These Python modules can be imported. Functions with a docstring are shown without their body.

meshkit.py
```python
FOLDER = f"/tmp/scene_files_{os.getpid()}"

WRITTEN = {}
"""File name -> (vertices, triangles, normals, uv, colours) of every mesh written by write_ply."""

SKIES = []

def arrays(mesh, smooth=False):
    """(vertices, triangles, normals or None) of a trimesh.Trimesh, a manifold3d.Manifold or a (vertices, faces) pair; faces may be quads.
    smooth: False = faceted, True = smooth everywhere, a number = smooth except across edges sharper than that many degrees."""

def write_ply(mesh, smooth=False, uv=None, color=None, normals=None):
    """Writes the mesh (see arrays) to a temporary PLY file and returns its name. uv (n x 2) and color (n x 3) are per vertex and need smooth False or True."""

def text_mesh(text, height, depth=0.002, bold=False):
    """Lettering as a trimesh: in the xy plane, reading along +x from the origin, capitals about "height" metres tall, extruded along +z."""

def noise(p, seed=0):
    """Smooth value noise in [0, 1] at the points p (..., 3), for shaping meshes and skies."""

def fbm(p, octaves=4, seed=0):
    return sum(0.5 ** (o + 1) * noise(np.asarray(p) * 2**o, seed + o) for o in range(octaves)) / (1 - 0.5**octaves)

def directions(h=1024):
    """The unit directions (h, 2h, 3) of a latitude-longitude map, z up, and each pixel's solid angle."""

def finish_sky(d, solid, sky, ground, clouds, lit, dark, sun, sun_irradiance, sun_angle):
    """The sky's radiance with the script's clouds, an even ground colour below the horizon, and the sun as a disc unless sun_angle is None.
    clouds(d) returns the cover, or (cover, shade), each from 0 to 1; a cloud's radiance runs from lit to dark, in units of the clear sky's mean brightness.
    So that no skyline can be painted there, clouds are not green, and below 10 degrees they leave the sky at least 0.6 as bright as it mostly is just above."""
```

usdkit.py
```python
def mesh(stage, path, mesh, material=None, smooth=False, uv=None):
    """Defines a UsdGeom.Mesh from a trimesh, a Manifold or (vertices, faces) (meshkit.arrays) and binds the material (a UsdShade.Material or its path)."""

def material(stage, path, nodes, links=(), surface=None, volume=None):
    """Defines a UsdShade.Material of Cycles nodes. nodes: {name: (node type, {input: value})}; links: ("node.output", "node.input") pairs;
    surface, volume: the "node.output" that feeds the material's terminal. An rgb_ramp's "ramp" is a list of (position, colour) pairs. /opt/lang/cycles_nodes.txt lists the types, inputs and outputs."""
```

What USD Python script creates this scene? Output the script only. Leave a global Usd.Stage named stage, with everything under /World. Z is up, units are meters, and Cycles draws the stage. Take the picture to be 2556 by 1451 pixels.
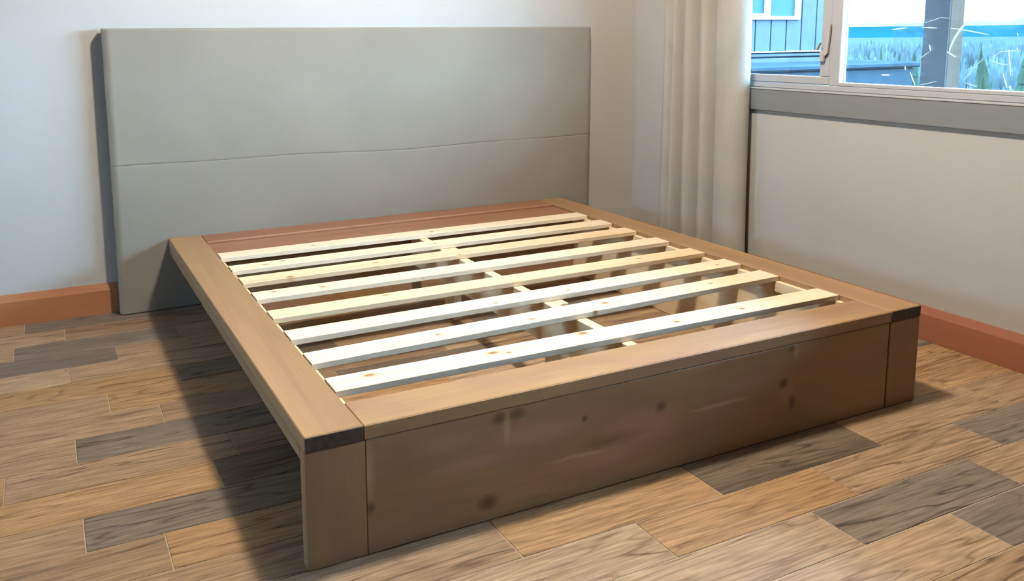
import math, random
import numpy as np
import trimesh
import usdkit, meshkit
from scipy.interpolate import CubicSpline
from pxr import Usd, UsdGeom, UsdLux, UsdShade, Gf, Sdf, Vt

rng = np.random.default_rng(7)
stage = Usd.Stage.CreateInMemory()
UsdGeom.SetStageUpAxis(stage, UsdGeom.Tokens.z)
UsdGeom.SetStageMetersPerUnit(stage, 1.0)
UsdGeom.Xform.Define(stage, '/World')
UsdGeom.Scope.Define(stage, '/World/Looks')

# ------------------------------------------------------------------ camera, sky, lamp, exposure
EXPOSURE = 0.0
SKY = (0.42, 0.71, 1.0); SKY_I = 20.0
LAMP = (1.0, 0.91, 0.765); LAMP_I = 560.0
LAMP_POS = (0.88, 0.31, 2.86); LAMP_R = 0.12

CAM_POS = (-0.4778, -1.7505, 1.2100)
YAW, PITCH, ROLL = 0.445713, 0.147380, -0.009532
FPX, PPX, PPY, IW, IH = 2119.95, 1113.93, 407.54, 2556.0, 1451.0
HA = 36.0
cam = UsdGeom.Camera.Define(stage, '/World/camera')
cy, sy, cp, sp = math.cos(YAW), math.sin(YAW), math.cos(PITCH), math.sin(PITCH)
fwd = np.array([sy * cp, cy * cp, -sp]); rgt = np.array([cy, -sy, 0.0]); up = np.cross(rgt, fwd)
r2 = math.cos(ROLL) * rgt + math.sin(ROLL) * up
u2 = -math.sin(ROLL) * rgt + math.cos(ROLL) * up
cam.AddTransformOp().Set(Gf.Matrix4d(*[float(q) for row in (np.r_[r2, 0], np.r_[u2, 0], np.r_[-fwd, 0], np.r_[CAM_POS, 1]) for q in row]))
cam.CreateHorizontalApertureAttr(HA); cam.CreateVerticalApertureAttr(HA * IH / IW)
cam.CreateFocalLengthAttr(FPX / IW * HA)
cam.CreateHorizontalApertureOffsetAttr((IW / 2 - PPX) / IW * HA)
cam.CreateVerticalApertureOffsetAttr(-(IH / 2 - PPY) / IW * HA)
cam.CreateClippingRangeAttr(Gf.Vec2f(0.05, 20000.0))
cam.CreateExposureAttr(EXPOSURE)

dome = UsdLux.DomeLight.Define(stage, '/World/sky')
dome.CreateColorAttr(Gf.Vec3f(*SKY)); dome.CreateIntensityAttr(SKY_I)

# ------------------------------------------------------------------ helpers
def numbered(path):
    if not stage.GetPrimAtPath(path):
        return path
    k = 1
    while stage.GetPrimAtPath(f'{path}_{k:03d}'):
        k += 1
    return f'{path}_{k:03d}'

def tag(o, label=None, cat=None, group=None, kind=None):
    p = o.GetPrim() if hasattr(o, 'GetPrim') else o
    for k, v in (('label', label), ('category', cat), ('group', group), ('kind', kind)):
        if v:
            p.SetCustomDataByKey(k, v)
    return p

def thing(name, label, cat, group=None, kind=None):
    return tag(UsdGeom.Xform.Define(stage, numbered('/World/' + name)), label, cat, group, kind)

def obj(name, mesh, mat, parent=None, smooth=False, label=None, cat=None, kind=None, group=None):
    base = str(parent.GetPath()) if parent else '/World'
    m = usdkit.mesh(stage, numbered(f'{base}/{name}'), mesh, mat, smooth)
    return tag(m, label, cat, group, kind)

def bx(x0, x1, y0, y1, z0, z1, c=0.002):
    """A box with chamfered edges as a convex hull."""
    lo, hi = np.array([x0, y0, z0], float), np.array([x1, y1, z1], float)
    c = min(c, (hi - lo).min() * 0.35)
    pts = []
    for sx in (0, 1):
        for sy_ in (0, 1):
            for sz in (0, 1):
                p = np.where([sx, sy_, sz], hi, lo); s = np.where([sx, sy_, sz], -c, c)
                for ax in range(3):
                    q = p + s; q[ax] = p[ax]; pts.append(q)
    return trimesh.convex.convex_hull(np.array(pts))

def plain(x0, x1, y0, y1, z0, z1):
    m = trimesh.creation.box([x1 - x0, y1 - y0, z1 - z0]); m.apply_translation([(x0 + x1) / 2, (y0 + y1) / 2, (z0 + z1) / 2]); return m

def cat(*ms):
    return trimesh.util.concatenate(list(ms))

def prism(poly, axis, a, b):
    """poly in the two other axes (cyclic order) extruded along axis from a to b (convex outline)."""
    pts = []
    for t in (a, b):
        for p in poly:
            q = [0, 0, 0]; q[axis] = t; o = [i for i in range(3) if i != axis]; q[o[0]], q[o[1]] = p; pts.append(q)
    return trimesh.convex.convex_hull(np.array(pts, float))

def tube(path, r, n=6):
    path = np.asarray(path, float); v, f = [], []
    r = np.broadcast_to(r, (len(path),))
    for i, p in enumerate(path):
        t = path[min(i + 1, len(path) - 1)] - path[max(i - 1, 0)]; t /= np.linalg.norm(t)
        a = np.cross(t, [0.31, 0.77, 0.55]); a /= np.linalg.norm(a); b = np.cross(t, a)
        for k in range(n):
            w = 2 * math.pi * k / n; v.append(p + r[i] * (math.cos(w) * a + math.sin(w) * b))
    for i in range(len(path) - 1):
        for k in range(n):
            a, b = i * n + k, i * n + (k + 1) % n
            f += [[a, b, b + n], [a, b + n, a + n]]
    for s, o in ((0, 1), ((len(path) - 1) * n, -1)):
        for k in range(1, n - 1):
            f.append([s, s + k, s + k + 1][::-o])
    m = trimesh.Trimesh(np.array(v), np.array(f), process=False); m.fix_normals(); return m

def sheet(P):
    """P: (n, m, 3) grid -> open surface."""
    n, m = P.shape[:2]; idx = np.arange(n * m).reshape(n, m)
    q = np.stack([idx[:-1, :-1], idx[1:, :-1], idx[1:, 1:], idx[:-1, 1:]], -1).reshape(-1, 4)
    return P.reshape(-1, 3), np.vstack([q[:, [0, 1, 2]], q[:, [0, 2, 3]]])

def solid_sheet(A, B):
    """closed solid between the two grids A and B of one shape."""
    n, m = A.shape[:2]
    va, fa = sheet(A); vb, fb = sheet(B); off = len(va)
    idx = np.arange(n * m).reshape(n, m)
    loop = np.r_[idx[0, :-1], idx[:-1, -1], idx[-1, :0:-1], idx[:0:-1, 0]]
    nx = np.roll(loop, -1)
    side = np.vstack([np.stack([loop, nx, nx + off], 1), np.stack([loop, nx + off, loop + off], 1)])
    t = trimesh.Trimesh(np.vstack([va, vb]), np.vstack([fa, fb[:, ::-1] + off, side]), process=False)
    t.fix_normals(); return t

# ------------------------------------------------------------------ materials
def srgb(r, g, b):
    f = lambda c: (c / 255 / 12.92) if c <= 10.3 else ((c / 255 + 0.055) / 1.055) ** 2.4
    return (f(r), f(g), f(b))

def mat(name, nodes, links, surface='p.BSDF', volume=None):
    return usdkit.material(stage, '/World/Looks/' + name, nodes, links, surface=surface, volume=volume)

def flat(name, col, rough=0.5, bump=0.0, bscale=200, vary=0.06, vscale=3.0, **kw):
    c1 = tuple(min(1, c * (1 + vary)) for c in col); c0 = tuple(c * (1 - vary) for c in col)
    nodes = {'g': ('geometry', {}), 'n': ('noise_texture', {'scale': vscale, 'detail': 3}), 'r': ('rgb_ramp', {'ramp': [(0.3, c0), (0.7, c1)]}),
             'p': ('principled_bsdf', {'roughness': rough, **kw})}
    links = [('g.position', 'n.vector'), ('n.fac', 'r.fac'), ('r.color', 'p.base_color')]
    if bump:
        nodes.update({'n2': ('noise_texture', {'scale': bscale, 'detail': 2}), 'b': ('bump', {'strength': bump, 'distance': 0.002})})
        links += [('g.position', 'n2.vector'), ('n2.fac', 'b.height'), ('b.normal', 'p.normal')]
    return mat(name, nodes, links)

def wood(name, light, dark, line, axis='x', stretch=(0.8, 9.0), rings=6.0, line_w=0.30, line_s=0.6, fine=0.25, rough=0.5,
         knots=None, blotch=None, spots=(), spec=0.4, warp=0.6, bump=0.15, fine_scale=(5, 260)):
    """Solid wood grain along an axis: contour lines of a stretched noise, fine streaks, optional blotches and knots."""
    a, b = stretch
    sc = {'x': (a, b, b), 'y': (b, a, b), 'z': (b, b, a)}[axis]
    p_, q_ = fine_scale; fs = {'x': (p_, q_, q_), 'y': (q_, p_, q_), 'z': (q_, q_, p_)}[axis]
    N = {'g': ('geometry', {}), 'oi': ('object_info', {}),
         'm1': ('math', {'math_type': 'multiply', 'value2': 91.7}), 'm2': ('math', {'math_type': 'multiply', 'value2': 37.3}), 'm3': ('math', {'math_type': 'multiply', 'value2': 53.9}),
         'off': ('combine_xyz', {}),
         's1': ('vector_math', {'math_type': 'multiply_add', 'vector2': sc}),
         'n1': ('noise_texture', {'scale': 1.0, 'detail': 2.5, 'roughness': 0.45, 'distortion': warp}),
         'k': ('math', {'math_type': 'multiply', 'value2': rings}),
         'pp': ('math', {'math_type': 'pingpong', 'value2': 1.0}),
         'lr': ('rgb_ramp', {'ramp': [(0.0, (1, 1, 1)), (line_w, (0.25,) * 3), (min(0.95, line_w * 2.2), (0, 0, 0))]}),
         'lw': ('noise_texture', {'scale': 0.6, 'detail': 1.0}),
         'lwr': ('rgb_ramp', {'ramp': [(0.35, (0.25,) * 3), (0.65, (1, 1, 1))]}),
         'lm': ('math', {'math_type': 'multiply'}),
         'ls': ('math', {'math_type': 'multiply', 'value2': line_s}),
         's2': ('vector_math', {'math_type': 'multiply_add', 'vector2': fs}),
         'n2': ('noise_texture', {'scale': 1.0, 'detail': 3.0, 'roughness': 0.6}),
         'fr': ('rgb_ramp', {'ramp': [(0.3, (1 - fine,) * 3), (0.7, (1, 1, 1))]}),
         's3': ('vector_math', {'math_type': 'multiply_add', 'vector2': tuple(q * 0.55 for q in sc)}),
         'n3': ('noise_texture', {'scale': 1.0, 'detail': 2.0}),
         'br': ('rgb_ramp', {'ramp': [(0.3, dark), (0.7, light)]}),
         'mx': ('mix', {'mix_type': 'mix', 'color2': line}),
         'mf': ('mix', {'mix_type': 'multiply', 'fac': 1.0}),
         'bp': ('bump', {'strength': bump, 'distance': 0.0015}),
         'p': ('principled_bsdf', {'roughness': rough, 'specular_ior_level': spec})}
    L = [('oi.random', 'm1.value1'), ('oi.random', 'm2.value1'), ('oi.random', 'm3.value1'), ('m1.value', 'off.x'), ('m2.value', 'off.y'), ('m3.value', 'off.z'),
         ('g.position', 's1.vector1'), ('off.vector', 's1.vector3'), ('s1.vector', 'n1.vector'), ('n1.fac', 'k.value1'), ('k.value', 'pp.value1'), ('pp.value', 'lr.fac'),
         ('s1.vector', 'lw.vector'), ('lw.fac', 'lwr.fac'), ('lr.color', 'lm.value1'), ('lwr.color', 'lm.value2'), ('lm.value', 'ls.value1'),
         ('g.position', 's2.vector1'), ('off.vector', 's2.vector3'), ('s2.vector', 'n2.vector'), ('n2.fac', 'fr.fac'),
         ('g.position', 's3.vector1'), ('off.vector', 's3.vector3'), ('s3.vector', 'n3.vector'), ('n3.fac', 'br.fac'),
         ('br.color', 'mx.color1'), ('ls.value', 'mx.fac'), ('mx.color', 'mf.color1'), ('fr.color', 'mf.color2'),
         ('n2.fac', 'bp.height'), ('bp.normal', 'p.normal')]
    out = 'mf.color'
    if blotch:
        bc, bscale, bs = blotch
        N.update({'s5': ('vector_math', {'math_type': 'multiply_add', 'vector2': bscale}), 'n5': ('noise_texture', {'scale': 1.0, 'detail': 3.0, 'distortion': 0.8}),
                  'r5': ('rgb_ramp', {'ramp': [(0.42, (0, 0, 0)), (0.66, (bs,) * 3)]}), 'mb': ('mix', {'mix_type': 'mix', 'color2': bc})})
        L += [('g.position', 's5.vector1'), ('off.vector', 's5.vector3'), ('s5.vector', 'n5.vector'), ('n5.fac', 'r5.fac'), ('r5.color', 'mb.fac'), (out, 'mb.color1')]
        out = 'mb.color'
    if knots:
        kcol, krim, kscale, rad = knots
        N.update({'s4': ('vector_math', {'math_type': 'multiply_add', 'vector2': kscale}), 'v4': ('voronoi_texture', {'scale': 1.0, 'randomness': 1.0}),
                  'r4': ('rgb_ramp', {'ramp': [(0.0, (1, 1, 1)), (rad * 0.55, (0.75,) * 3), (rad, (0, 0, 0))]}),
                  'r4b': ('rgb_ramp', {'ramp': [(rad * 0.8, (0.55,) * 3), (rad * 2.0, (0, 0, 0))]}),
                  'mr': ('mix', {'mix_type': 'mix', 'color2': krim}), 'mk': ('mix', {'mix_type': 'mix', 'color2': kcol})})
        L += [('g.position', 's4.vector1'), ('off.vector', 's4.vector3'), ('s4.vector', 'v4.vector'), ('v4.distance', 'r4.fac'), ('v4.distance', 'r4b.fac'),
              (out, 'mr.color1'), ('r4b.color', 'mr.fac'), ('mr.color', 'mk.color1'), ('r4.color', 'mk.fac')]
        out = 'mk.color'
    if spots:
        N.update({'dn': ('noise_texture', {'scale': 13.0, 'detail': 2.0}), 'dm': ('vector_math', {'math_type': 'multiply_add', 'vector2': (0.012,) * 3, 'vector3': (-0.006,) * 3}), 'dp': ('vector_math', {'math_type': 'add'})})
        L += [('g.position', 'dn.vector'), ('dn.color', 'dm.vector1'), ('g.position', 'dp.vector1'), ('dm.vector', 'dp.vector2')]
    for gi, (pts, ramp, col) in enumerate(spots):
        last = None
        for i, (c, rad, st) in enumerate(pts):
            k = f'{gi}_{i}'; sc_ = tuple(1 / r for r in rad)
            N.update({f'sv{k}': ('vector_math', {'math_type': 'multiply_add', 'vector2': sc_, 'vector3': tuple(-a_ * b_ for a_, b_ in zip(c, sc_))}), f'sg{k}': ('gradient_texture', {'gradient_type': 'spherical'}),
                      f'sm{k}': ('math', {'math_type': 'multiply', 'value2': st})})
            L += [('dp.vector', f'sv{k}.vector1'), (f'sv{k}.vector', f'sg{k}.vector'), (f'sg{k}.fac', f'sm{k}.value1')]
            if last:
                N[f'sx{k}'] = ('math', {'math_type': 'maximum'}); L += [(last, f'sx{k}.value1'), (f'sm{k}.value', f'sx{k}.value2')]; last = f'sx{k}.value'
            else:
                last = f'sm{k}.value'
        N.update({f'sr{gi}': ('rgb_ramp', {'ramp': ramp}), f'sc{gi}': ('mix', {'mix_type': 'mix', 'color2': col})})
        L += [(last, f'sr{gi}.fac'), (f'sr{gi}.color', f'sc{gi}.fac'), (out, f'sc{gi}.color1')]
        out = f'sc{gi}.color'
    L.append((out, 'p.base_color'))
    return mat(name, N, L)

M = {}
M['wall'] = flat('wall_paint', (0.390, 0.386, 0.360), rough=0.75, bump=0.10, bscale=90, vary=0.015)
M['ceiling'] = flat('ceiling_paint', (0.26, 0.19, 0.125), rough=0.7, bump=0.1, bscale=60, vary=0.08)
M['dark_wall'] = flat('brown_wall_wood', (0.13, 0.085, 0.055), rough=0.7, vary=0.1)
M['grout'] = flat('grout', (0.42, 0.35, 0.27), rough=0.85, bump=0.2, bscale=300)
M['base_wood'] = wood('baseboard_wood', (0.42, 0.185, 0.088), (0.36, 0.15, 0.072), (0.25, 0.09, 0.045), axis='x', line_s=0.25, fine=0.12, rough=0.35)
M['base_wood_y_shaded'] = wood('baseboard_wood_shaded', (0.33, 0.128, 0.080), (0.28, 0.105, 0.066), (0.19, 0.065, 0.04), axis='y', line_s=0.25, fine=0.12, rough=0.35)  # darker copy of the baseboard wood, shade of the right wall in its colour
M['sill'] = flat('grey_trim_paint', (0.175, 0.182, 0.190), rough=0.45, vary=0.02)
M['vinyl'] = flat('white_vinyl', (0.345, 0.35, 0.365), rough=0.35, vary=0.01)
M['vinyl_beige'] = flat('beige_lock', (0.40, 0.365, 0.35), rough=0.4, vary=0.02)

TONES = {
    'tan':    ((0.4427, 0.3013, 0.1863), (0.3450, 0.2300, 0.1403), (0.1380, 0.0805, 0.0460)),
    'golden': ((0.4887, 0.3105, 0.1587), (0.3910, 0.2380, 0.1127), (0.1552, 0.0805, 0.0345)),
    'light':  ((0.5232, 0.3737, 0.2415), (0.4197, 0.2932, 0.1840), (0.1725, 0.1012, 0.0575)),
    'grey':   ((0.2702, 0.2185, 0.1725), (0.1898, 0.1495, 0.1150), (0.0713, 0.0529, 0.0403)),
    'dark':   ((0.2300, 0.1748, 0.1242), (0.1495, 0.1104, 0.0782), (0.0483, 0.0345, 0.0242)),
    'brown':  ((0.3680, 0.2438, 0.1552), (0.2818, 0.1817, 0.1127), (0.0978, 0.0552, 0.0333)),
}
for k, (a, b, c) in TONES.items():
    bold = k in ('light', 'golden', 'grey')
    M['tile_' + k] = wood('tile_' + k, a, b, c, axis='x', stretch=(1.1, 10.0) if bold else (0.9, 13.0), rings=20.0 if bold else 16.0, line_w=0.18, line_s=1.0,
                          fine=0.52, rough=0.5, spec=0.30, warp=0.3, bump=0.4, fine_scale=(9, 150))

SLAT_KNOTS = [(0.257, 0.272, 1.0), (0.625, 0.263, 1.1), (0.666, 0.245, 0.6), (1.261, 0.235, 0.8), (1.536, 0.24, 0.6), (0.941, 0.281, 1.1), (1.175, 0.493, 0.8), (1.148, 0.67, 0.5), (0.874, 0.464, 0.6), (1.637, 0.9, 0.7), (1.844, 0.683, 0.5), (1.647, 0.505, 0.5), (0.282, 1.507, 0.7),
              (0.357, 1.529, 0.7), (0.541, 1.72, 0.7), (0.678, 1.33, 0.8), (0.218, 1.13, 0.6), (0.39, 1.107, 0.8), (0.558, 0.912, 0.7), (0.55, 0.47, 0.5), (1.104, 1.72, 0.6), (1.023, 1.511, 0.5), (1.1, 0.44, 0.6), (0.32, 1.288, 0.9), (1.03, 1.290, 0.5), (0.85, 0.655, 0.6)]
sk = [((x, y, 0.325), (0.030 * q, 0.017 * q, 0.03), 1.0) for x, y, q in SLAT_KNOTS]
slat_spots = [(sk, [(0.0, (0, 0, 0)), (0.25, (0.30,) * 3), (0.5, (0.75,) * 3)], (0.46, 0.24, 0.10)), (sk, [(0.45, (0, 0, 0)), (0.75, (0.75,) * 3)], (0.20, 0.085, 0.03))]
M['pine'] = wood('pine', (0.80, 0.69, 0.52), (0.75, 0.63, 0.455), (0.62, 0.46, 0.28), axis='x', stretch=(0.5, 16), rings=7, line_w=0.25, line_s=0.40, fine=0.10, rough=0.55, spots=slat_spots)
M['pine_warm'] = wood('pine_warm', (0.78, 0.62, 0.42), (0.71, 0.54, 0.345), (0.55, 0.35, 0.17), axis='x', stretch=(0.5, 16), rings=7, line_w=0.25, line_s=0.45, fine=0.12, rough=0.55, spots=slat_spots)
M['pine_y'] = wood('pine_lengthwise', (0.80, 0.64, 0.43), (0.73, 0.56, 0.35), (0.58, 0.40, 0.21), axis='y', stretch=(0.5, 16), rings=7, line_w=0.25, line_s=0.35, fine=0.10, rough=0.55,
                   knots=((0.23, 0.10, 0.035), (0.50, 0.30, 0.14), (5.0, 2.0, 5.0), 0.075))
SA, SB, SL = (0.3847, 0.2399, 0.1122), (0.2850, 0.1721, 0.0810), (0.1425, 0.0800, 0.0386)
stain_kn = lambda s: ((0.055, 0.028, 0.016), (0.135, 0.075, 0.044), s, 0.10)
pink = (0.275, 0.150, 0.098)
M['stain_x'] = wood('stained_board', SA, SB, SL, axis='x', stretch=(0.5, 9), rings=5, line_w=0.3, line_s=0.35, fine=0.16, rough=0.5, blotch=(pink, (1.6, 6, 6), 0.75), spots=[
    ([((x, -0.0, z), (a * 1.5, 0.12, b * 1.5), q) for x, z, a, b, q in [(0.942, 0.145, 0.11, 0.05, 1.0), (0.60, 0.205, 0.14, 0.03, 0.9), (0.42, 0.165, 0.10, 0.02, 0.8), (0.82, 0.09, 0.14, 0.03, 0.8), (0.35, 0.235, 0.08, 0.03, 0.6), (1.49, 0.14, 0.03, 0.03, 0.9)]], [(0.1, (0, 0, 0)), (0.6, (0.75,) * 3)], (0.37, 0.21, 0.145)),
    ([((x, -0.0, z), (a, 0.05, b), q) for x, z, a, b, q in [(0.745, 0.112, 0.13, 0.008, 1.0), (1.228, 0.156, 0.14, 0.008, 1.0), (0.522, 0.235, 0.013, 0.055, 1.0), (1.520, 0.262, 0.012, 0.035, 0.8), (0.152, 0.20, 0.02, 0.10, 0.7)]], [(0.0, (0, 0, 0)), (0.6, (0.6,) * 3)], (0.46, 0.32, 0.19)),
    ([((x, -0.0, z), (a, 0.05, b), q) for x, z, a, b, q in [(0.465, 0.052, 0.040, 0.028, 1.0), (0.500, 0.268, 0.030, 0.022, 0.9), (0.550, 0.268, 0.032, 0.022, 0.9), (0.756, 0.214, 0.013, 0.012, 1.0), (1.009, 0.194, 0.026, 0.022, 0.8), (1.474, 0.175, 0.026, 0.020, 1.0), (1.512, 0.106, 0.022, 0.036, 0.8), (1.500, 0.276, 0.022, 0.015, 0.7), (0.153, 0.116, 0.016, 0.022, 0.8), (0.85, 0.135, 0.16, 0.03, 0.45)]], [(0.05, (0, 0, 0)), (0.5, (0.62,) * 3), (0.9, (0.85,) * 3)], (0.085, 0.046, 0.027))])
M['stain_y'] = wood('stained_board_lengthwise', SA, SB, SL, axis='y', stretch=(0.5, 9), rings=5, line_w=0.3, line_s=0.3, fine=0.16, rough=0.5, blotch=(pink, (6, 1.6, 6), 0.4))
M['stain_z'] = wood('stained_leg', SA, SB, SL, axis='z', stretch=(0.5, 9), rings=5, line_w=0.3, line_s=0.35, fine=0.16, rough=0.5, blotch=(pink, (6, 6, 1.6), 0.7))
M['stain_red'] = wood('stained_red_board', (0.315, 0.155, 0.088), (0.255, 0.118, 0.066), (0.145, 0.06, 0.032), axis='x', stretch=(0.5, 9), rings=5, line_w=0.3, line_s=0.35, fine=0.16, rough=0.5)
M['end_grain'] = flat('end_grain', (0.060, 0.043, 0.031), rough=0.8, vary=0.35, vscale=70, bump=0.3, bscale=400)

# ------------------------------------------------------------------ room
XW, YW = 2.64, 2.235          # right and back wall faces
XL, YF, ZC = -4.20, -5.60, 2.96
WY0, WY1, WZ0, WZ1 = -1.25, 1.57, 0.955, 2.16      # window opening

fl = tag(UsdGeom.Xform.Define(stage, '/World/floor'), 'wood-look plank tile floor in mixed tan and grey with pale grout', 'floor', kind='structure')
obj('grout', plain(XL, XW, YF, YW, -0.06, -0.0022), M['grout'], fl)
Y00, PITCHY, LEN = -0.168, 0.1605, 0.6165
JOINT = {0: 1.086, -1: 0.793, -2: 1.227, -3: 1.535, 3: -0.455, 2: -0.276, 4: -0.10, 5: -0.024, 6: -0.455, 7: -0.19, 8: -0.341, 9: -0.094, 10: -0.453, 11: -0.2755, 12: -0.64, 13: -0.453, 14: 0.01}
TONE = {(0, 0.47): 'golden', (0, 1.086): 'dark', (0, 1.70): 'tan', (0, -0.147): 'tan', (-1, 0.793): 'golden', (-1, 1.41): 'tan', (-1, 2.026): 'grey', (-1, 0.176): 'light',
        (-2, 1.227): 'grey', (-2, 0.61): 'light', (-2, 1.843): 'tan', (-3, 0.918): 'light', (-3, 1.535): 'grey', (-3, 0.30): 'tan', (1, 0): 'tan',
        (3, -0.455): 'grey', (3, -1.07): 'tan', (2, -0.276): 'golden', (2, -0.89): 'tan', (4, -0.10): 'dark', (4, -0.7165): 'golden', (5, -0.024): 'brown', (5, -0.64): 'tan',
        (6, -0.455): 'grey', (6, -1.07): 'tan', (7, -0.19): 'brown', (7, -0.8065): 'tan', (8, -0.341): 'golden', (8, -0.957): 'tan', (9, -0.094): 'dark', (9, -0.71): 'golden',
        (10, -0.453): 'tan', (10, -1.07): 'light', (11, -0.2755): 'tan', (11, -0.892): 'grey', (12, -0.64): 'grey', (12, -1.256): 'tan', (13, -0.453): 'brown', (13, -1.07): 'light'}
rest = []
for k in range(-34, 16):
    y0 = Y00 + PITCHY * k; y1 = y0 + PITCHY
    y0, y1 = (y0, 0.006) if k == 0 else (0.006, y1) if k == 1 else (y0, y1)
    if y1 < YF + 0.01 or y0 > YW - 0.01:
        continue
    x_at = JOINT.get(k, float(rng.uniform(0, LEN)))
    n0 = math.floor((XL - x_at) / LEN)
    for i in range(n0, n0 + 14):
        x0 = x_at + i * LEN; x1 = x0 + LEN
        a0, a1, b0, b1 = max(x0 + 0.0014, XL), min(x1 - 0.0014, XW), max(y0 + 0.0014, YF), min(y1 - 0.0014, YW)
        if a1 - a0 < 0.02 or b1 - b0 < 0.01:
            continue
        tone = next((t for (kk, xx), t in TONE.items() if kk == k and abs(xx - x0) < 0.05), None) or str(rng.choice(['tan', 'tan', 'golden', 'light', 'grey', 'brown']))
        tm = bx(a0, a1, b0, b1, -0.009, float(rng.uniform(-0.0006, 0.0)), 0.0012)
        if a1 > -1.9 and b1 > -1.75:
            obj('tile', tm, M['tile_' + tone], fl)
        else:
            rest.append(tm)
obj('tile', cat(*rest), M['tile_tan'], fl, kind='stuff')

def struct(name, mesh, m, label, cat_, parent=None):
    return obj(name, mesh, m, parent, label=label, cat=cat_, kind='structure')

struct('wall_back', plain(XL - 0.15, XW + 0.15, YW, YW + 0.15, -0.06, ZC), M['wall'], 'off-white painted wall behind the headboard', 'wall')
T = 0.15
struct('wall_right', cat(plain(XW, XW + T, YF - T, YW, -0.06, WZ0), plain(XW, XW + T, YF - T, YW, WZ1, ZC), plain(XW, XW + T, YF - T, WY0, WZ0, WZ1), plain(XW, XW + T, WY1, YW, WZ0, WZ1)),
       M['wall'], 'cream painted wall on the right holding the window', 'wall')
LY0, LY1, LZ0, LZ1 = 0.30, 1.30, 1.15, 1.95
struct('wall_left', cat(plain(XL - T, XL, YF - T, YW, -0.06, LZ0), plain(XL - T, XL, YF - T, YW, LZ1, ZC), plain(XL - T, XL, YF - T, LY0, LZ0, LZ1), plain(XL - T, XL, LY1, YW, LZ0, LZ1)), M['dark_wall'], 'brown wooden wall on the left, outside the picture', 'wall')
struct('wall_front', plain(XL, XW, YF - T, YF, -0.06, ZC), M['dark_wall'], 'brown wooden wall behind the camera', 'wall')
struct('ceiling', plain(XL - T, XW + T, YF - T, YW + 0.15, ZC, ZC + 0.1), M['ceiling'], 'pale wooden ceiling, outside the picture', 'ceiling')
BH = 0.1355
struct('baseboard_back', prism([(YW - 0.018, 0), (YW, 0), (YW, BH), (YW - 0.004, BH), (YW - 0.018, BH - 0.030)], 0, XL, XW - 0.018), M['base_wood'],
       'orange-brown wooden baseboard along the wall behind the headboard', 'baseboard')
struct('baseboard_right', prism([(XW - 0.018, 0), (XW, 0), (XW, BH), (XW - 0.004, BH), (XW - 0.018, BH - 0.030)], 1, YF, YW - 0.0), M['base_wood_y_shaded'],
       'red-brown wooden baseboard under the window wall, tone darkened for shade', 'baseboard')

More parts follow.
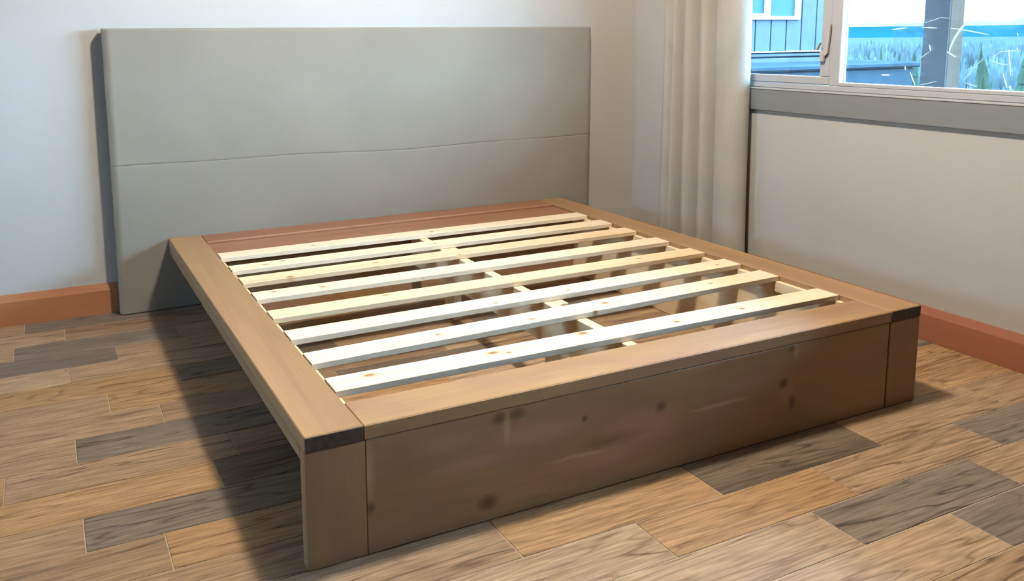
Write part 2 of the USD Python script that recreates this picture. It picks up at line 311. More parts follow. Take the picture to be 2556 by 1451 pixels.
# ---- window
win = tag(UsdGeom.Xform.Define(stage, '/World/window_1'), 'white vinyl window with a casement beside a fixed pane', 'window', kind='structure')
FX0, FX1 = 2.660, 2.706
obj('frame', cat(bx(FX0, FX1, WY0, WY1, WZ0 + 0.003, 0.982, 0.003), bx(FX0, FX1, WY0, WY1, 2.12, WZ1, 0.003), bx(FX0, FX1, 1.53, WY1, 0.982, 2.12, 0.003), bx(FX0, FX1, WY0, WY0 + 0.04, 0.982, 2.12, 0.003)), M['vinyl'], win)
obj('mullion', bx(FX0, FX1, 0.853, 0.905, 0.982, 2.12, 0.003), M['vinyl'], win)
sash = obj('casement_sash', cat(bx(FX0 + .003, FX1 - .006, 0.907, 1.53, 0.984, 1.020, 0.004), bx(FX0 + .003, FX1 - .006, 0.907, 1.53, 2.075, 2.118, 0.004),
                         bx(FX0 + .003, FX1 - .006, 0.907, 0.960, 1.020, 2.075, 0.004), bx(FX0 + .003, FX1 - .006, 1.475, 1.53, 1.020, 2.075, 0.004)), M['vinyl'], win)
obj('fixed_stop', cat(bx(FX0, FX1, WY0 + 0.04, 0.853, 0.982, 0.998, 0.003), bx(FX0, FX1, WY0 + 0.04, 0.853, 2.10, 2.12, 0.003)), M['vinyl'], win)
M['glass'] = mat('window_glass', {'lw': ('layer_weight', {'blend': 0.5}), 'pw': ('math', {'math_type': 'power', 'value2': 5.0}), 'f': ('math', {'math_type': 'multiply_add', 'value2': 0.94, 'value3': 0.04}), 't': ('transparent_bsdf', {'color': (0.95, 0.98, 1.0)}), 'gl': ('glossy_bsdf', {'color': (1, 1, 1), 'roughness': 0.02}), 'm': ('mix_closure', {})},
                 [('lw.facing', 'pw.value1'), ('pw.value', 'f.value1'), ('f.value', 'm.fac'), ('t.BSDF', 'm.closure1'), ('gl.BSDF', 'm.closure2')], surface='m.closure')
obj('pane', plain(2.688, 2.692, 0.955, 1.48, 1.015, 2.08), M['glass'], win)
obj('pane', plain(2.688, 2.692, WY0 + 0.035, 0.853, 0.994, 2.105), M['glass'], win)
lock = obj('lock_lever', cat(prism([(0.902, 1.250), (0.908, 1.252), (0.932, 1.128), (0.926, 1.112), (0.912, 1.124)], 0, 2.648, 2.658), prism([(0.940, 1.170), (0.948, 1.165), (0.966, 1.142), (0.958, 1.138)], 0, 2.636, 2.646)),
           M['vinyl_beige'], win, label='beige casement lock lever')
obj('lock_base', bx(2.646, 2.662, 0.930, 0.952, 1.085, 1.135, 0.004), M['vinyl_beige'], win)
wl2 = tag(UsdGeom.Xform.Define(stage, '/World/window_2'), 'second window added in the left wall for cool fill light, outside the picture', 'window', kind='structure')  # unseen window added to throw cool fill on the back wall
obj('frame', cat(bx(XL - 0.12, XL - 0.04, LY0, LY1, LZ0, LZ0 + 0.05, 0.003), bx(XL - 0.12, XL - 0.04, LY0, LY1, LZ1 - 0.05, LZ1, 0.003), bx(XL - 0.12, XL - 0.04, LY0, LY0 + 0.05, LZ0, LZ1, 0.003), bx(XL - 0.12, XL - 0.04, LY1 - 0.05, LY1, LZ0, LZ1, 0.003)), M['vinyl'], wl2)
obj('pane', plain(XL - 0.082, XL - 0.078, LY0 + 0.04, LY1 - 0.04, LZ0 + 0.04, LZ1 - 0.04), M['glass'], wl2)
tr = tag(UsdGeom.Xform.Define(stage, '/World/trim_1'), 'flat grey painted window sill board', 'sill', kind='structure')
obj('apron', bx(2.620, XW, WY0 - 0.08, WY1 + 0.05, 0.852, 0.951, 0.002), M['sill'], tr)
obj('stool', cat(bx(2.617, XW, WY0 - 0.08, WY1 + 0.05, 0.9505, 0.958, 0.002), bx(XW - 0.001, 2.672, WY0, WY1, 0.9505, 0.958, 0.002)), M['vinyl'], tr)

# ------------------------------------------------------------------ bed frame
W, L, H, RW, TT = 2.078, 2.1465, 0.3274, 0.1397, 0.0385
bed = thing('bed_frame', 'low brown-stained wooden platform bed frame with bare pine slats', 'bed frame')
ZT = H - TT
sd = obj('side_plank', bx(0, RW, 0, L - 0.002, ZT, H, 0.0025), M['stain_y'], bed)
obj('end_face', bx(0.002, RW - 0.002, -0.0012, 0.004, ZT + 0.002, H - 0.0022, 0.001), M['end_grain'], sd, label='dark end grain')
sd2 = obj('side_plank', bx(W - RW, W, 0, L - 0.002, ZT, H, 0.0025), M['stain_y'], bed)
obj('end_face', bx(W - RW + 0.002, W - 0.002, -0.0012, 0.004, ZT + 0.002, H - 0.0022, 0.001), M['end_grain'], sd2, label='dark end grain')
obj('foot_plank', bx(RW + 0.0012, W - RW - 0.0012, 0.0, RW, ZT, H - 0.001, 0.003), M['stain_x'], bed)
obj('head_plank', bx(RW + 0.001, W - RW - 0.001, 2.000, L - 0.002, ZT, H, 0.005), M['stain_red'], bed)
obj('head_filler_plank', bx(RW + 0.001, W - RW - 0.001, 1.792, 1.995, ZT - 0.010, H - 0.011, 0.003), M['stain_red'], bed)
for x0 in (0.0, W - 0.038):
    obj('side_apron', bx(x0, x0 + 0.038, 0.042, L - 0.004, 0.2575, ZT - 0.0006, 0.002), M['stain_y'], bed)
obj('leg', bx(0.0, 0.1445, 0.001, 0.040, 0.0, ZT - 0.0012, 0.002), M['stain_z'], bed)
obj('leg', bx(W - 0.1395, W, 0.001, 0.040, 0.0, ZT - 0.0012, 0.002), M['stain_z'], bed)
obj('foot_panel', bx(0.1450, W - 0.1465, 0.001, 0.030, 0.0012, ZT - 0.0008, 0.002), M['stain_x'], bed)
for x0, x1 in ((0.128, 0.260), (W - 0.260, W - 0.128)):
    obj('rear_leg', bx(x0, x1, L - 0.046, L - 0.006, 0.0, ZT - 0.0012, 0.002), M['stain_z'], bed)
# pedestal inside
obj('inner_side_board', bx(0.128, 0.139, 0.045, L - 0.05, 0.001, ZT - 0.001, 0.0015), M['stain_y'], bed)
obj('inner_side_board', bx(W - 0.139, W - 0.120, 0.045, L - 0.05, 0.001, ZT - 0.001, 0.0015), M['pine_y'], bed)
obj('inner_head_board', bx(0.140, W - 0.140, 1.80, 1.819, 0.001, ZT - 0.012, 0.0015), M['stain_x'], bed)
ZS = H - 0.0005            # top of the slats
ZL = ZS - 0.0195           # top of ledgers and centre beam
obj('ledger', bx(0.1395, 0.1585, RW + 0.002, 1.788, ZL - 0.038, ZL, 0.001), M['pine_y'], bed)
obj('ledger', bx(W - 0.1585, W - 0.1395, RW + 0.002, 1.788, ZL - 0.038, ZL, 0.001), M['pine_y'], bed)
obj('center_beam', bx(1.028, 1.066, 0.045, 1.790, ZL - 0.140, ZL, 0.0015), M['pine_y'], bed)
for y0 in (0.600, 1.42):
    obj('beam_support', bx(1.067, 1.104, y0, y0 + 0.089, 0.0, ZL - 0.0005, 0.0015), M['pine_y'], bed)
SL_ = [(1.686, 1.776, 1.680, 1.769), (1.467, 1.552, 1.478, 1.572), (1.278, 1.370, 1.291, 1.379), (1.065, 1.157, 1.067, 1.157), (0.840, 0.931, 0.849, 0.939),
       (0.626, 0.716, 0.650, 0.741), (0.415, 0.507, 0.462, 0.554), (0.212, 0.306, 0.200, 0.291)]
for i, (lf, lb, rf, rb) in enumerate(SL_):
    xa, xb, c = RW + 0.004, W - RW - 0.004, 0.0018
    pts = []
    for z, e in ((ZL + 0.0004, c), (ZL + 0.0004 + c, 0), (ZS - c, 0), (ZS, c)):
        for x, f_, b_ in ((xa, lf, lb), (xb, rf, rb)):
            pts += [(x + (e if x == xa else -e), f_ + e, z), (x + (e if x == xa else -e), b_ - e, z)]
    obj('slat', trimesh.convex.convex_hull(np.array(pts)), M['pine_warm'] if i in (2, 4) else M['pine'], bed, label='bare pale pine slat with small knots')

# ------------------------------------------------------------------ headboard
hb = thing('headboard', 'tall grey-beige fabric-covered headboard standing against the wall', 'headboard')
HX0, HX1, HZ, HY0, HY1 = -0.2204, 2.2755, 1.2605, L, L + 0.064
def linen(name, col, sc=900):
    return mat(name, {'g': ('geometry', {}), 'w': ('noise_texture', {'scale': sc, 'detail': 2}), 's': ('vector_math', {'math_type': 'multiply', 'vector2': (40, 40, 400)}), 'w2': ('noise_texture', {'scale': 1.0, 'detail': 2}),
                      'n': ('noise_texture', {'scale': 2.5, 'detail': 3}), 'r': ('rgb_ramp', {'ramp': [(0.3, tuple(c * 0.95 for c in col)), (0.7, tuple(min(1, c * 1.05) for c in col))]}),
                      'a': ('math', {'math_type': 'add'}), 'b': ('bump', {'strength': 0.25, 'distance': 0.001}), 'p': ('principled_bsdf', {'roughness': 0.9, 'specular_ior_level': 0.15, 'sheen_weight': 0.15})},
               [('g.position', 'w.vector'), ('g.position', 's.vector1'), ('s.vector', 'w2.vector'), ('g.position', 'n.vector'), ('n.fac', 'r.fac'), ('r.color', 'p.base_color'),
                ('w.fac', 'a.value1'), ('w2.fac', 'a.value2'), ('a.value', 'b.height'), ('b.normal', 'p.normal')])
M['linen'] = linen('headboard_linen', (0.222, 0.203, 0.166))
def seam(x):
    return 0.664 + 0.006 * np.cos(3.1 * (x - 0.2)) - 0.003 * np.sin(7 * x)
def panel(zlo, zhi, proud, edge_lo, edge_hi):
    xs = np.linspace(HX0, HX1, 160); vs = np.r_[np.linspace(0, 0.05, 8)[:-1], np.linspace(0.05, 0.95, 40), np.linspace(0.95, 1, 8)[1:]]
    X, V = np.meshgrid(xs, vs, indexing='ij')
    Z = zlo(X) + (zhi(X) - zlo(X)) * V
    def edge(d, r):
        q = np.clip(1 - d / r, 0, 1); return r * (1 - np.sqrt(1 - q * q))
    Y = HY0 - proud + edge(X - HX0, 0.012) + edge(HX1 - X, 0.012) + edge(Z - zlo(X), edge_lo) + edge(zhi(X) - Z, edge_hi)
    amp = np.clip((X - HX0) / 0.06, 0, 1) * np.clip((HX1 - X) / 0.06, 0, 1) * np.clip((Z - zlo(X)) / 0.04, 0, 1) * np.clip((zhi(X) - Z) / 0.04, 0, 1)
    P3 = np.stack([X * 2.2 + Z * 1.5, np.zeros_like(X), Z * 3.0 - X * 1.0], -1)
    Y = Y - amp * 0.004 * (meshkit.fbm(P3 + 5.3, 3) - 0.5)
    return solid_sheet(np.stack([X, Y, Z], -1), np.stack([X, np.full_like(X, HY1), Z], -1))
obj('lower_panel', panel(lambda x: 0 * x + 0.0005, lambda x: seam(x) - 0.0004, 0.0, 0.006, 0.0018), M['linen'], hb, smooth=40)
obj('upper_panel', panel(lambda x: seam(x) + 0.0004, lambda x: 0 * x + HZ, 0.0010, 0.0018, 0.010), M['linen'], hb, smooth=40)

# ------------------------------------------------------------------ curtain
M['curtain'] = mat('curtain_linen', {'g': ('geometry', {}), 'n': ('noise_texture', {'scale': 4, 'detail': 3}), 'r': ('rgb_ramp', {'ramp': [(0.3, (0.35, 0.335, 0.295)), (0.7, (0.41, 0.395, 0.35))]}),
                    's': ('vector_math', {'math_type': 'multiply', 'vector2': (330, 330, 22)}), 'w': ('noise_texture', {'scale': 1.0, 'detail': 3}), 'wr': ('rgb_ramp', {'ramp': [(0.3, (0.93, 0.93, 0.93)), (0.7, (1.05, 1.05, 1.05))]}), 'mm': ('mix', {'mix_type': 'multiply', 'fac': 1.0}), 'b': ('bump', {'strength': 0.3, 'distance': 0.001}),
                    'p': ('principled_bsdf', {'roughness': 0.85, 'specular_ior_level': 0.2, 'sheen_weight': 0.2}), 't': ('translucent_bsdf', {'color': (0.6, 0.57, 0.5)}), 'm': ('mix_closure', {'fac': 0.12})},
                   [('g.position', 'n.vector'), ('n.fac', 'r.fac'), ('w.fac', 'wr.fac'), ('r.color', 'mm.color1'), ('wr.color', 'mm.color2'), ('mm.color', 'p.base_color'), ('g.position', 's.vector1'), ('s.vector', 'w.vector'), ('w.fac', 'b.height'), ('b.normal', 'p.normal'),
                    ('p.BSDF', 'm.closure1'), ('t.BSDF', 'm.closure2')], surface='m.closure')
ctl = np.array([(1.905, 2.600), (1.884, 2.560), (1.862, 2.538), (1.838, 2.548), (1.815, 2.585), (1.800, 2.588), (1.785, 2.560), (1.758, 2.508), (1.735, 2.520), (1.716, 2.596), (1.704, 2.600), (1.690, 2.545), (1.660, 2.500), (1.625, 2.512),
                (1.600, 2.590), (1.588, 2.598), (1.574, 2.540), (1.545, 2.498), (1.512, 2.510), (1.488, 2.590), (1.476, 2.600), (1.462, 2.540), (1.425, 2.500), (1.362, 2.494), (1.318, 2.515), (1.300, 2.556), (1.316, 2.596)])
cs = CubicSpline(np.arange(len(ctl)), ctl); tt = np.linspace(0, len(ctl) - 1, 260)
zz = np.linspace(0.006, 2.30, 60)
Tg, Zg = np.meshgrid(tt, zz, indexing='ij')
C2 = cs(Tg); D2 = cs(Tg, 1)
lean = -0.034 * np.clip((1.37 - Zg) / 1.2, -0.6, 1.2) * (1.88 - C2[..., 0]) / 0.58
squeeze = 1 + 0.10 * np.sin(Tg * 0.9 + Zg * 2.1)
xx = 2.555 + (C2[..., 1] - 2.555) * squeeze; yy = C2[..., 0] + lean + 0.004 * np.sin(Zg * 3 + Tg)
nrm = np.stack([D2[..., 0], -D2[..., 1]], -1); nrm /= np.linalg.norm(nrm, axis=-1, keepdims=True)
A = np.stack([xx, yy, Zg], -1); B = A.copy(); B[..., 0] += 0.0018 * nrm[..., 0]; B[..., 1] += 0.0018 * nrm[..., 1]
cu = thing('curtain', 'cream linen curtain hanging in soft folds in the room corner', 'curtain')
obj('cloth', solid_sheet(A, B), M['curtain'], cu, smooth=True)
M['rod'] = flat('dark_metal', (0.05, 0.045, 0.04), rough=0.4, metallic=0.8)
rod = thing('curtain_rod', 'dark metal curtain rod above the window, outside the picture', 'curtain rod')
obj('rod', tube([(2.555, -1.4, 2.315), (2.555, 2.0, 2.315)], 0.012, 12), M['rod'], rod, smooth=40)
for y in (1.95, 0.2, -1.3):
    obj('bracket', bx(2.545, XW, y - 0.008, y + 0.008, 2.300, 2.316, 0.002), M['rod'], rod)

# ------------------------------------------------------------------ ceiling light
M['white_metal'] = flat('white_metal', (0.75, 0.73, 0.70), rough=0.4)
cl = thing('ceiling_light', 'round globe ceiling light over the foot of the bed, outside the picture', 'ceiling light')
cn = trimesh.creation.cylinder(radius=0.09, height=0.02, sections=48); cn.apply_translation([LAMP_POS[0], LAMP_POS[1], ZC - 0.01])
obj('canopy', cn, M['white_metal'], cl, smooth=40)
stem = trimesh.creation.cylinder(radius=0.02, height=0.03, sections=24); stem.apply_translation([LAMP_POS[0], LAMP_POS[1], ZC - 0.03])
lamp = UsdLux.SphereLight.Define(stage, '/World/ceiling_light/globe')
lamp.AddTranslateOp().Set(Gf.Vec3d(LAMP_POS[0], LAMP_POS[1], ZC - 0.02 - LAMP_R)); lamp.CreateRadiusAttr(LAMP_R)
lamp.CreateColorAttr(Gf.Vec3f(*LAMP)); lamp.CreateIntensityAttr(LAMP_I)

# ------------------------------------------------------------------ plastic film on the fixed pane
M['film'] = mat('plastic_film', {'lw': ('layer_weight', {'blend': 0.5}), 'pw': ('math', {'math_type': 'power', 'value2': 5.0}), 'f': ('math', {'math_type': 'multiply_add', 'value2': 0.92, 'value3': 0.05}), 't': ('transparent_bsdf', {'color': (0.93, 0.97, 0.97)}), 'gl': ('glossy_bsdf', {'color': (1, 1, 1), 'roughness': 0.10}), 'm': ('mix_closure', {})},
                [('lw.facing', 'pw.value1'), ('pw.value', 'f.value1'), ('f.value', 'm.fac'), ('t.BSDF', 'm.closure1'), ('gl.BSDF', 'm.closure2')], surface='m.closure')
M['crease'] = mat('plastic_crease_glint', {'d': ('diffuse_bsdf', {'color': (0.85, 0.88, 0.9)}), 't': ('translucent_bsdf', {'color': (0.7, 0.78, 0.8)}), 'm': ('mix_closure', {'fac': 0.6})},
                  [('d.BSDF', 'm.closure1'), ('t.BSDF', 'm.closure2')], surface='m.closure')
fm = thing('plastic_film', 'crumpled clear plastic film with painted white glints along its creases, clinging to the fixed window pane', 'plastic film')
ys = np.linspace(-0.2, 0.62, 120); zs = np.linspace(1.0, 1.262, 50)
Yg, Zg = np.meshgrid(ys, zs, indexing='ij')
wr = 0.004 * (meshkit.fbm(np.stack([Yg * 14, Zg * 0, Zg * 14], -1), 3, seed=3) - 0.5)
Xg = 2.6840 + wr
obj('sheet', solid_sheet(np.stack([Xg, Yg, Zg], -1), np.stack([Xg + 0.0004, Yg, Zg], -1)), M['film'], fm, smooth=True)
CR = [([(0.278, 1.272), (0.31, 1.252), (0.338, 1.223), (0.359, 1.188), (0.371, 1.158), (0.377, 1.132)], 0.0042), ([(0.627, 1.223), (0.562, 1.23)], 0.0028), ([(0.496, 1.231), (0.434, 1.227)], 0.0026),
      ([(0.378, 1.226), (0.322, 1.218), (0.276, 1.209), (0.231, 1.2)], 0.0022), ([(0.387, 1.137), (0.35, 1.117)], 0.0028), ([(0.459, 1.162), (0.452, 1.139)], 0.0034), ([(0.532, 1.054), (0.52, 1.027), (0.508, 1.004)], 0.0028),
      ([(0.154, 1.148), (0.148, 1.109), (0.139, 1.052)], 0.0028), ([(0.167, 1.063), (0.159, 1.037), (0.148, 1.009)], 0.0028), ([(0.661, 1.038), (0.624, 1.039)], 0.0034), ([(0.557, 1.077), (0.554, 1.061)], 0.003),
      ([(0.127, 1.155), (0.123, 1.144)], 0.0026), ([(0.495, 1.109), (0.454, 1.138)], 0.0012), ([(0.209, 1.117), (0.182, 1.14), (0.115, 1.143)], 0.0014), ([(0.245, 1.112), (0.293, 1.054), (0.31, 1.031)], 0.0012),
      ([(0.14, 1.018), (0.135, 1.003)], 0.004), ([(0.13, 1.206), (0.126, 1.195)], 0.0026), ([(0.484, 1.005), (0.418, 1.022)], 0.0012), ([(0.306, 1.022), (0.259, 1.008)], 0.0016), ([(0.486, 1.248), (0.421, 1.267), (0.386, 1.263)], 0.0010),
      ([(0.223, 1.108), (0.178, 1.094), (0.155, 1.093)], 0.0012)]
for pl, r in CR:  # white streaks stand in for light glinting on the film creases
    pl = np.array(pl); s = np.linspace(0, len(pl) - 1, 4 * len(pl)); q = np.stack([np.interp(s, np.arange(len(pl)), pl[:, k]) for k in (0, 1)], 1)
    tap = r * (0.35 + 0.65 * np.sin(np.pi * np.linspace(0.08, 0.92, len(q))))
    m = tube(np.c_[np.full(len(q), 2.679), q], tap, 6); m.vertices[:, 0] = 2.679 + (m.vertices[:, 0] - 2.679) * 0.45
    obj('crease', m, M['crease'], fm, smooth=60)

# ------------------------------------------------------------------ outside
M['siding'] = flat('blue_siding', (0.0308, 0.0436, 0.0614), rough=0.7, vary=0.08, vscale=6, specular_ior_level=0.0)
M['siding_gap'] = flat('siding_gap', (0.0061, 0.0169, 0.0274), rough=0.8, specular_ior_level=0.0)
M['ext_white'] = flat('exterior_white_vinyl', (0.2774, 0.3536, 0.3695), rough=0.4, vary=0.02, specular_ior_level=0.0)
M['ext_glass'] = mat('dark_window_glass', {'p': ('principled_bsdf', {'base_color': (0.0135, 0.0364, 0.0833), 'roughness': 0.1, 'specular_ior_level': 0.02})}, [])
M['slate'] = flat('slate_blue_cover', (0.0130, 0.0226, 0.0301), rough=0.7, vary=0.15, vscale=3, specular_ior_level=0.0)
M['post'] = wood('weathered_post', (0.1053, 0.0788, 0.0615), (0.0807, 0.0609, 0.0476), (0.0491, 0.0358, 0.0278), axis='z', line_s=0.4, rough=0.7, spec=0.0)
M['snow'] = flat('dirty_snow', (0.0135, 0.0220, 0.0257), rough=0.9, vary=0.2, vscale=0.08, specular_ior_level=0.0)
M['birch'] = flat('bare_birch', (0.0218, 0.0337, 0.0381), rough=0.9, vary=0.45, vscale=0.05, specular_ior_level=0.0)
M['spruce'] = flat('spruce_green', (0.0122, 0.0233, 0.0160), rough=0.9, vary=0.3, vscale=3, specular_ior_level=0.0)
M['bark'] = flat('bark', (0.06, 0.05, 0.04), rough=0.9, specular_ior_level=0.0)
M['ridge'] = flat('hazy_blue_ridge', (0.0010, 0.0140, 0.0465), rough=1.0, vary=0.15, vscale=0.004, specular_ior_level=0.0)
M['mountain'] = flat('snowy_mountain', (0.0395, 0.0319, 0.0252), rough=1.0, vary=0.12, vscale=0.001, specular_ior_level=0.0)

wb = thing('neighbouring_building', 'blue-grey house wing with vertical board siding and a white window, seen through the casement', 'building')
YB, XB0, XB1 = 6.0, 4.0, 8.78
NW = dict(x0=6.55, x1=8.09, z0=1.382, z1=2.6)
obj('backing', cat(plain(XB0, XB1 - 0.01, YB + 0.03, YB + 0.20, -3, NW['z0']), plain(XB0, XB1 - 0.01, YB + 0.03, YB + 0.20, NW['z1'], 4.2), plain(XB0, NW['x0'], YB + 0.03, YB + 0.20, NW['z0'], NW['z1']), plain(NW['x1'], XB1 - 0.01, YB + 0.03, YB + 0.20, NW['z0'], NW['z1'])), M['siding_gap'], wb)
xb = 8.66 - 0.2555 * np.arange(0, 19)
for x in xb:
    x0, x1 = x - 0.2555 + 0.010, x - 0.010
    if x1 < XB0:
        continue
    if x0 < NW['x1'] and x1 > NW['x0']:
        obj('board', bx(x0, x1, YB, YB + 0.03, 1.004, NW['z0'] - 0.002, 0.003), M['siding'], wb)
        obj('board', bx(x0, x1, YB, YB + 0.03, NW['z1'] + 0.002, 4.2, 0.003), M['siding'], wb)
        if x1 > NW['x1'] + 0.02:
            obj('board', bx(NW['x1'] + 0.004, x1, YB, YB + 0.03, NW['z0'], NW['z1'], 0.003), M['siding'], wb)
    else:
        obj('board', bx(x0, x1, YB, YB + 0.03, 1.004, 4.2, 0.003), M['siding'], wb)
obj('corner_board', bx(8.67, XB1, YB - 0.01, YB + 0.22, 0.2, 4.2, 0.003), M['siding'], wb)
obj('flashing', bx(XB0, XB1, YB - 0.03, YB + 0.03, 0.986, 1.003, 0.003), M['ext_white'], wb)
for z0, z1 in ((0.936, 0.968), (0.70, 0.915), (0.46, 0.69)):
    obj('skirt_board', bx(XB0, 8.665, YB - 0.012, YB + 0.029, z0, z1, 0.004), M['siding'], wb)
wn = obj('window', cat(bx(NW['x0'], NW['x1'], YB - 0.03, YB + 0.06, NW['z0'], NW['z0'] + 0.045, 0.006), bx(NW['x0'], NW['x1'], YB - 0.03, YB + 0.06, NW['z1'] - 0.075, NW['z1'], 0.006),
                       bx(NW['x0'], NW['x0'] + 0.06, YB - 0.034, YB + 0.06, NW['z0'], NW['z1'], 0.006), bx(NW['x1'] - 0.05, NW['x1'] + 0.002, YB - 0.034, YB + 0.06, NW['z0'], NW['z1'], 0.006),
                       bx(7.54, 7.60, YB - 0.025, YB + 0.06, NW['z0'], NW['z1'], 0.006), bx(NW['x0'], 7.53, YB - 0.02, YB + 0.06, NW['z0'] + 0.05, NW['z0'] + 0.075, 0.004)), M['ext_white'], wb)
obj('pane', plain(NW['x0'] + 0.05, 7.55, YB + 0.03, YB + 0.04, NW['z0'] + 0.04, NW['z1'] - 0.07), M['ext_glass'], wn)
obj('pane', plain(7.59, NW['x1'] - 0.05, YB + 0.02, YB + 0.03, NW['z0'] + 0.04, NW['z1'] - 0.07), M['ext_glass'], wn)

tub = thing('low_outdoor_box', 'low slate-blue box with a flat cover standing outside in front of the house wing', 'outdoor box')
obj('body', bx(4.6, 9.00, 5.05, 5.80, -3.0, 0.800, 0.02), M['slate'], tub)
obj('cover', bx(4.55, 9.05, 5.00, 5.86, 0.802, 0.872, 0.02), M['slate'], tub)

pp_ = thing('porch_post', 'square weathered wooden porch post standing outside the fixed pane', 'post')
M['slate_shade'] = flat('slate_shade_tone', (0.0544, 0.0573, 0.0646), rough=0.7, vary=0.1, vscale=5, specular_ior_level=0.0)
obj('shaft', bx(4.018, 4.135, 1.285, 1.425, -3.0, 2.6195, 0.004), M['post'], pp_)
obj('facing_board', bx(4.0, 4.0175, 1.283, 1.427, -3.0, 2.6195, 0.003), M['slate_shade'], pp_, label='dark slate-blue board added for the shaded side of the post')  # shade on the house-facing side of the post, put in as a darker board

rf = thing('porch_roof', 'porch roof carried by the post outside the window, outside the picture', 'porch roof')
obj('deck', bx(2.80, 4.75, -4.5, 4.6, 2.62, 2.74, 0.01), M['post'], rf)
obj('fascia', bx(4.751, 4.79, -4.5, 4.6, 2.50, 2.76, 0.01), M['slate_shade'], rf)

# ground falling away to the flats
gxs = np.r_[-6000, -400, -60, -12, -5, -1, 2.8, 6, 12, 20, 40, 80, 150, 250, 330, 500, 900, 2000, 6000.0]
gx = np.r_[2.8, 6, 12, 20, 40, 80, 150, 250, 330, 500, 900, 2000, 6000.0]; gz = np.r_[-2.6, -2.8, -3.2, -4, -5.5, -7.0, -8.0, -8.6, -9, -9.5, -10, -10, -10.0]
gy = np.r_[-1500, -400, -100, -30, -10, 0, 10, 30, 60, 120, 250, 500, 1000, 2500, 6000.0]
GX, GY = np.meshgrid(gxs, gy, indexing='ij')
d = np.hypot(GX, np.clip(GY, 0, None)); GZ = np.interp(d, gx, gz)
obj('ground', solid_sheet(np.stack([GX, GY, GZ], -1), np.stack([GX, GY, GZ - 1.0], -1)), M['snow'], label='snowy ground falling away outside the window', cat='ground', kind='structure')
def ground_z(x, y):
    return float(np.interp(math.hypot(x, max(y, 0)), gx, gz))

def at(az, dist):
    return -0.478 + dist * math.sin(math.radians(az)), -1.750 + dist * math.cos(math.radians(az))
tv, tf = [], []
for k in range(4600):
    near = k >= 2600
    dd = float(rng.uniform(95, 330)) if near else float(rng.uniform(330, 560)); az = float(rng.uniform(50, 76)) if near else float(rng.uniform(36, 76)); x, y = at(az, dd); z = ground_z(x, y) - 0.2; h = float(rng.uniform(4.0, 7.4)); r = float(rng.uniform(0.35, 1.1))
    if near:
        h *= 0.35 + 0.5 * dd / 330; r *= 0.25 + 0.6 * dd / 330
    a0 = rng.uniform(0, 6.28); n = len(tv)
    for q in range(4):
        tv.append((x + r * math.cos(a0 + q * 1.57), y + r * math.sin(a0 + q * 1.57), z))
    for q in range(4):
        tv.append((x + 0.6 * r * math.cos(a0 + q * 1.57), y + 0.6 * r * math.sin(a0 + q * 1.57), z + 0.7 * h))
    tv.append((x, y, z + h))
    for q in range(4):
        w = (q + 1) % 4; tf += [[n + q, n + w, n + 4 + w], [n + q, n + 4 + w, n + 4 + q], [n + 4 + q, n + 4 + w, n + 8]]
obj('bare_forest', (np.array(tv), np.array(tf)), M['birch'], label='pale bare forest covering the flats far outside the window', cat='forest', kind='stuff')

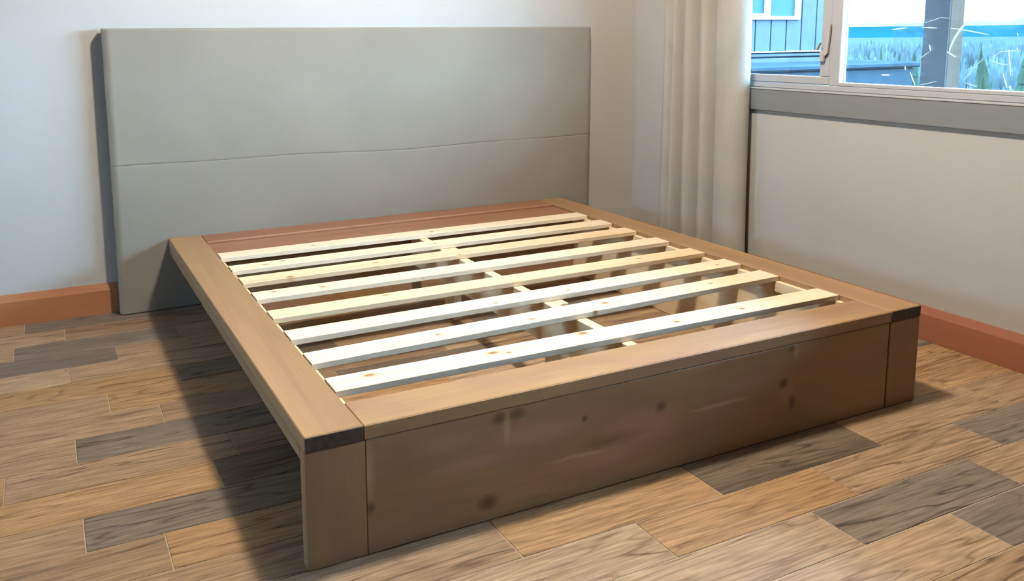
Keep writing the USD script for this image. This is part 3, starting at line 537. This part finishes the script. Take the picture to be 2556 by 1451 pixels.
def range_mesh(dist, depth, az0, az1, base, top, seed, rough):
    az = np.radians(np.linspace(az0, az1, 160)); h = top * (1 - rough + 2 * rough * meshkit.fbm(np.stack([np.degrees(az) * 0.45, 0 * az, 0 * az], -1), 4, seed))
    rows = []
    for t, k in ((0, 0.0), (0.35, 0.55), (0.6, 1.0), (1.0, 0.0)):
        r = dist + depth * t; rows.append(np.stack([r * np.sin(az), r * np.cos(az), base + (h - base) * k], -1))
    P = np.stack(rows, 1)
    Q = P.copy(); Q[..., 2] = base - 20
    return solid_sheet(P, Q)
obj('distant_ridge', range_mesh(2400, 400, 30, 85, -10, 18.0, 4, 0.10), M['ridge'], smooth=True, label='flat hazy blue ridge on the horizon', cat='hills', kind='structure')
obj('distant_mountains', range_mesh(9000, 2500, 30, 85, -10, 140, 9, 0.5), M['mountain'], smooth=True, label='faint white mountains beyond the blue ridge', cat='mountains', kind='structure')

def spruce(label, az, dist, top, rbase, tiers=11, seed=0):
    x, y = at(az, dist); z0 = ground_z(x, y); h = top - z0
    t = thing('spruce_tree', label, 'tree')
    obj('trunk', tube([(x, y, z0 - 0.2), (x, y, z0 + 0.9 * h)], [0.025 * h, 0.004 * h], 7), M['bark'], t)
    rr = np.random.default_rng(seed); parts = []
    n = 16
    for i in range(tiers):
        f = i / tiers; zt = z0 + h * (0.10 + 0.90 * f); r = rbase * (1 - f) ** 0.9 + 0.03 * rbase; hh = h * 0.90 / tiers * 1.9
        v = [(x, y, min(zt + hh, z0 + h))]
        for q in range(n):
            w = 2 * math.pi * (q + rr.uniform(-.2, .2)) / n; k = (1.0 if q % 2 else 0.6) * rr.uniform(0.75, 1.15)
            v.append((x + r * k * math.cos(w), y + r * k * math.sin(w), zt - 0.10 * hh * rr.uniform(0.2, 1.5)))
        v.append((x, y, zt + 0.2 * hh))
        f_ = [[0, 1 + q, 1 + (q + 1) % n] for q in range(n)] + [[n + 1, 1 + (q + 1) % n, 1 + q] for q in range(n)]
        parts.append(trimesh.Trimesh(np.array(v), np.array(f_), process=False))
    obj('foliage', cat(*parts), M['spruce'], t)
CZ = 1.21
def top_at(el, dist):
    return CZ + dist * math.tan(math.radians(el))
spruce('dark green spruce touching the left edge of the porch post, right of the low box', 54.3, 38, top_at(-1.0, 38), 0.75, seed=1)
spruce('wide green spruce right of the porch post, behind the creased film', 57.75, 24, top_at(-1.42, 24), 0.95, seed=2)
spruce('green spruce at the right edge of the picture', 59.8, 28, top_at(-0.9, 28), 1.0, seed=3)
spruce('tiny narrow spruce in the far forest left of the porch post', 52.52, 88, top_at(-0.66, 88), 0.5, seed=4)
spruce('tiny far spruce rising above the right end of the low slate-blue box', 53.5, 88, top_at(-1.10, 88), 0.55, seed=5)
spruce('small dark spruce in the far forest above the wide green spruce', 57.6, 88, top_at(-0.60, 88), 0.6, seed=6)
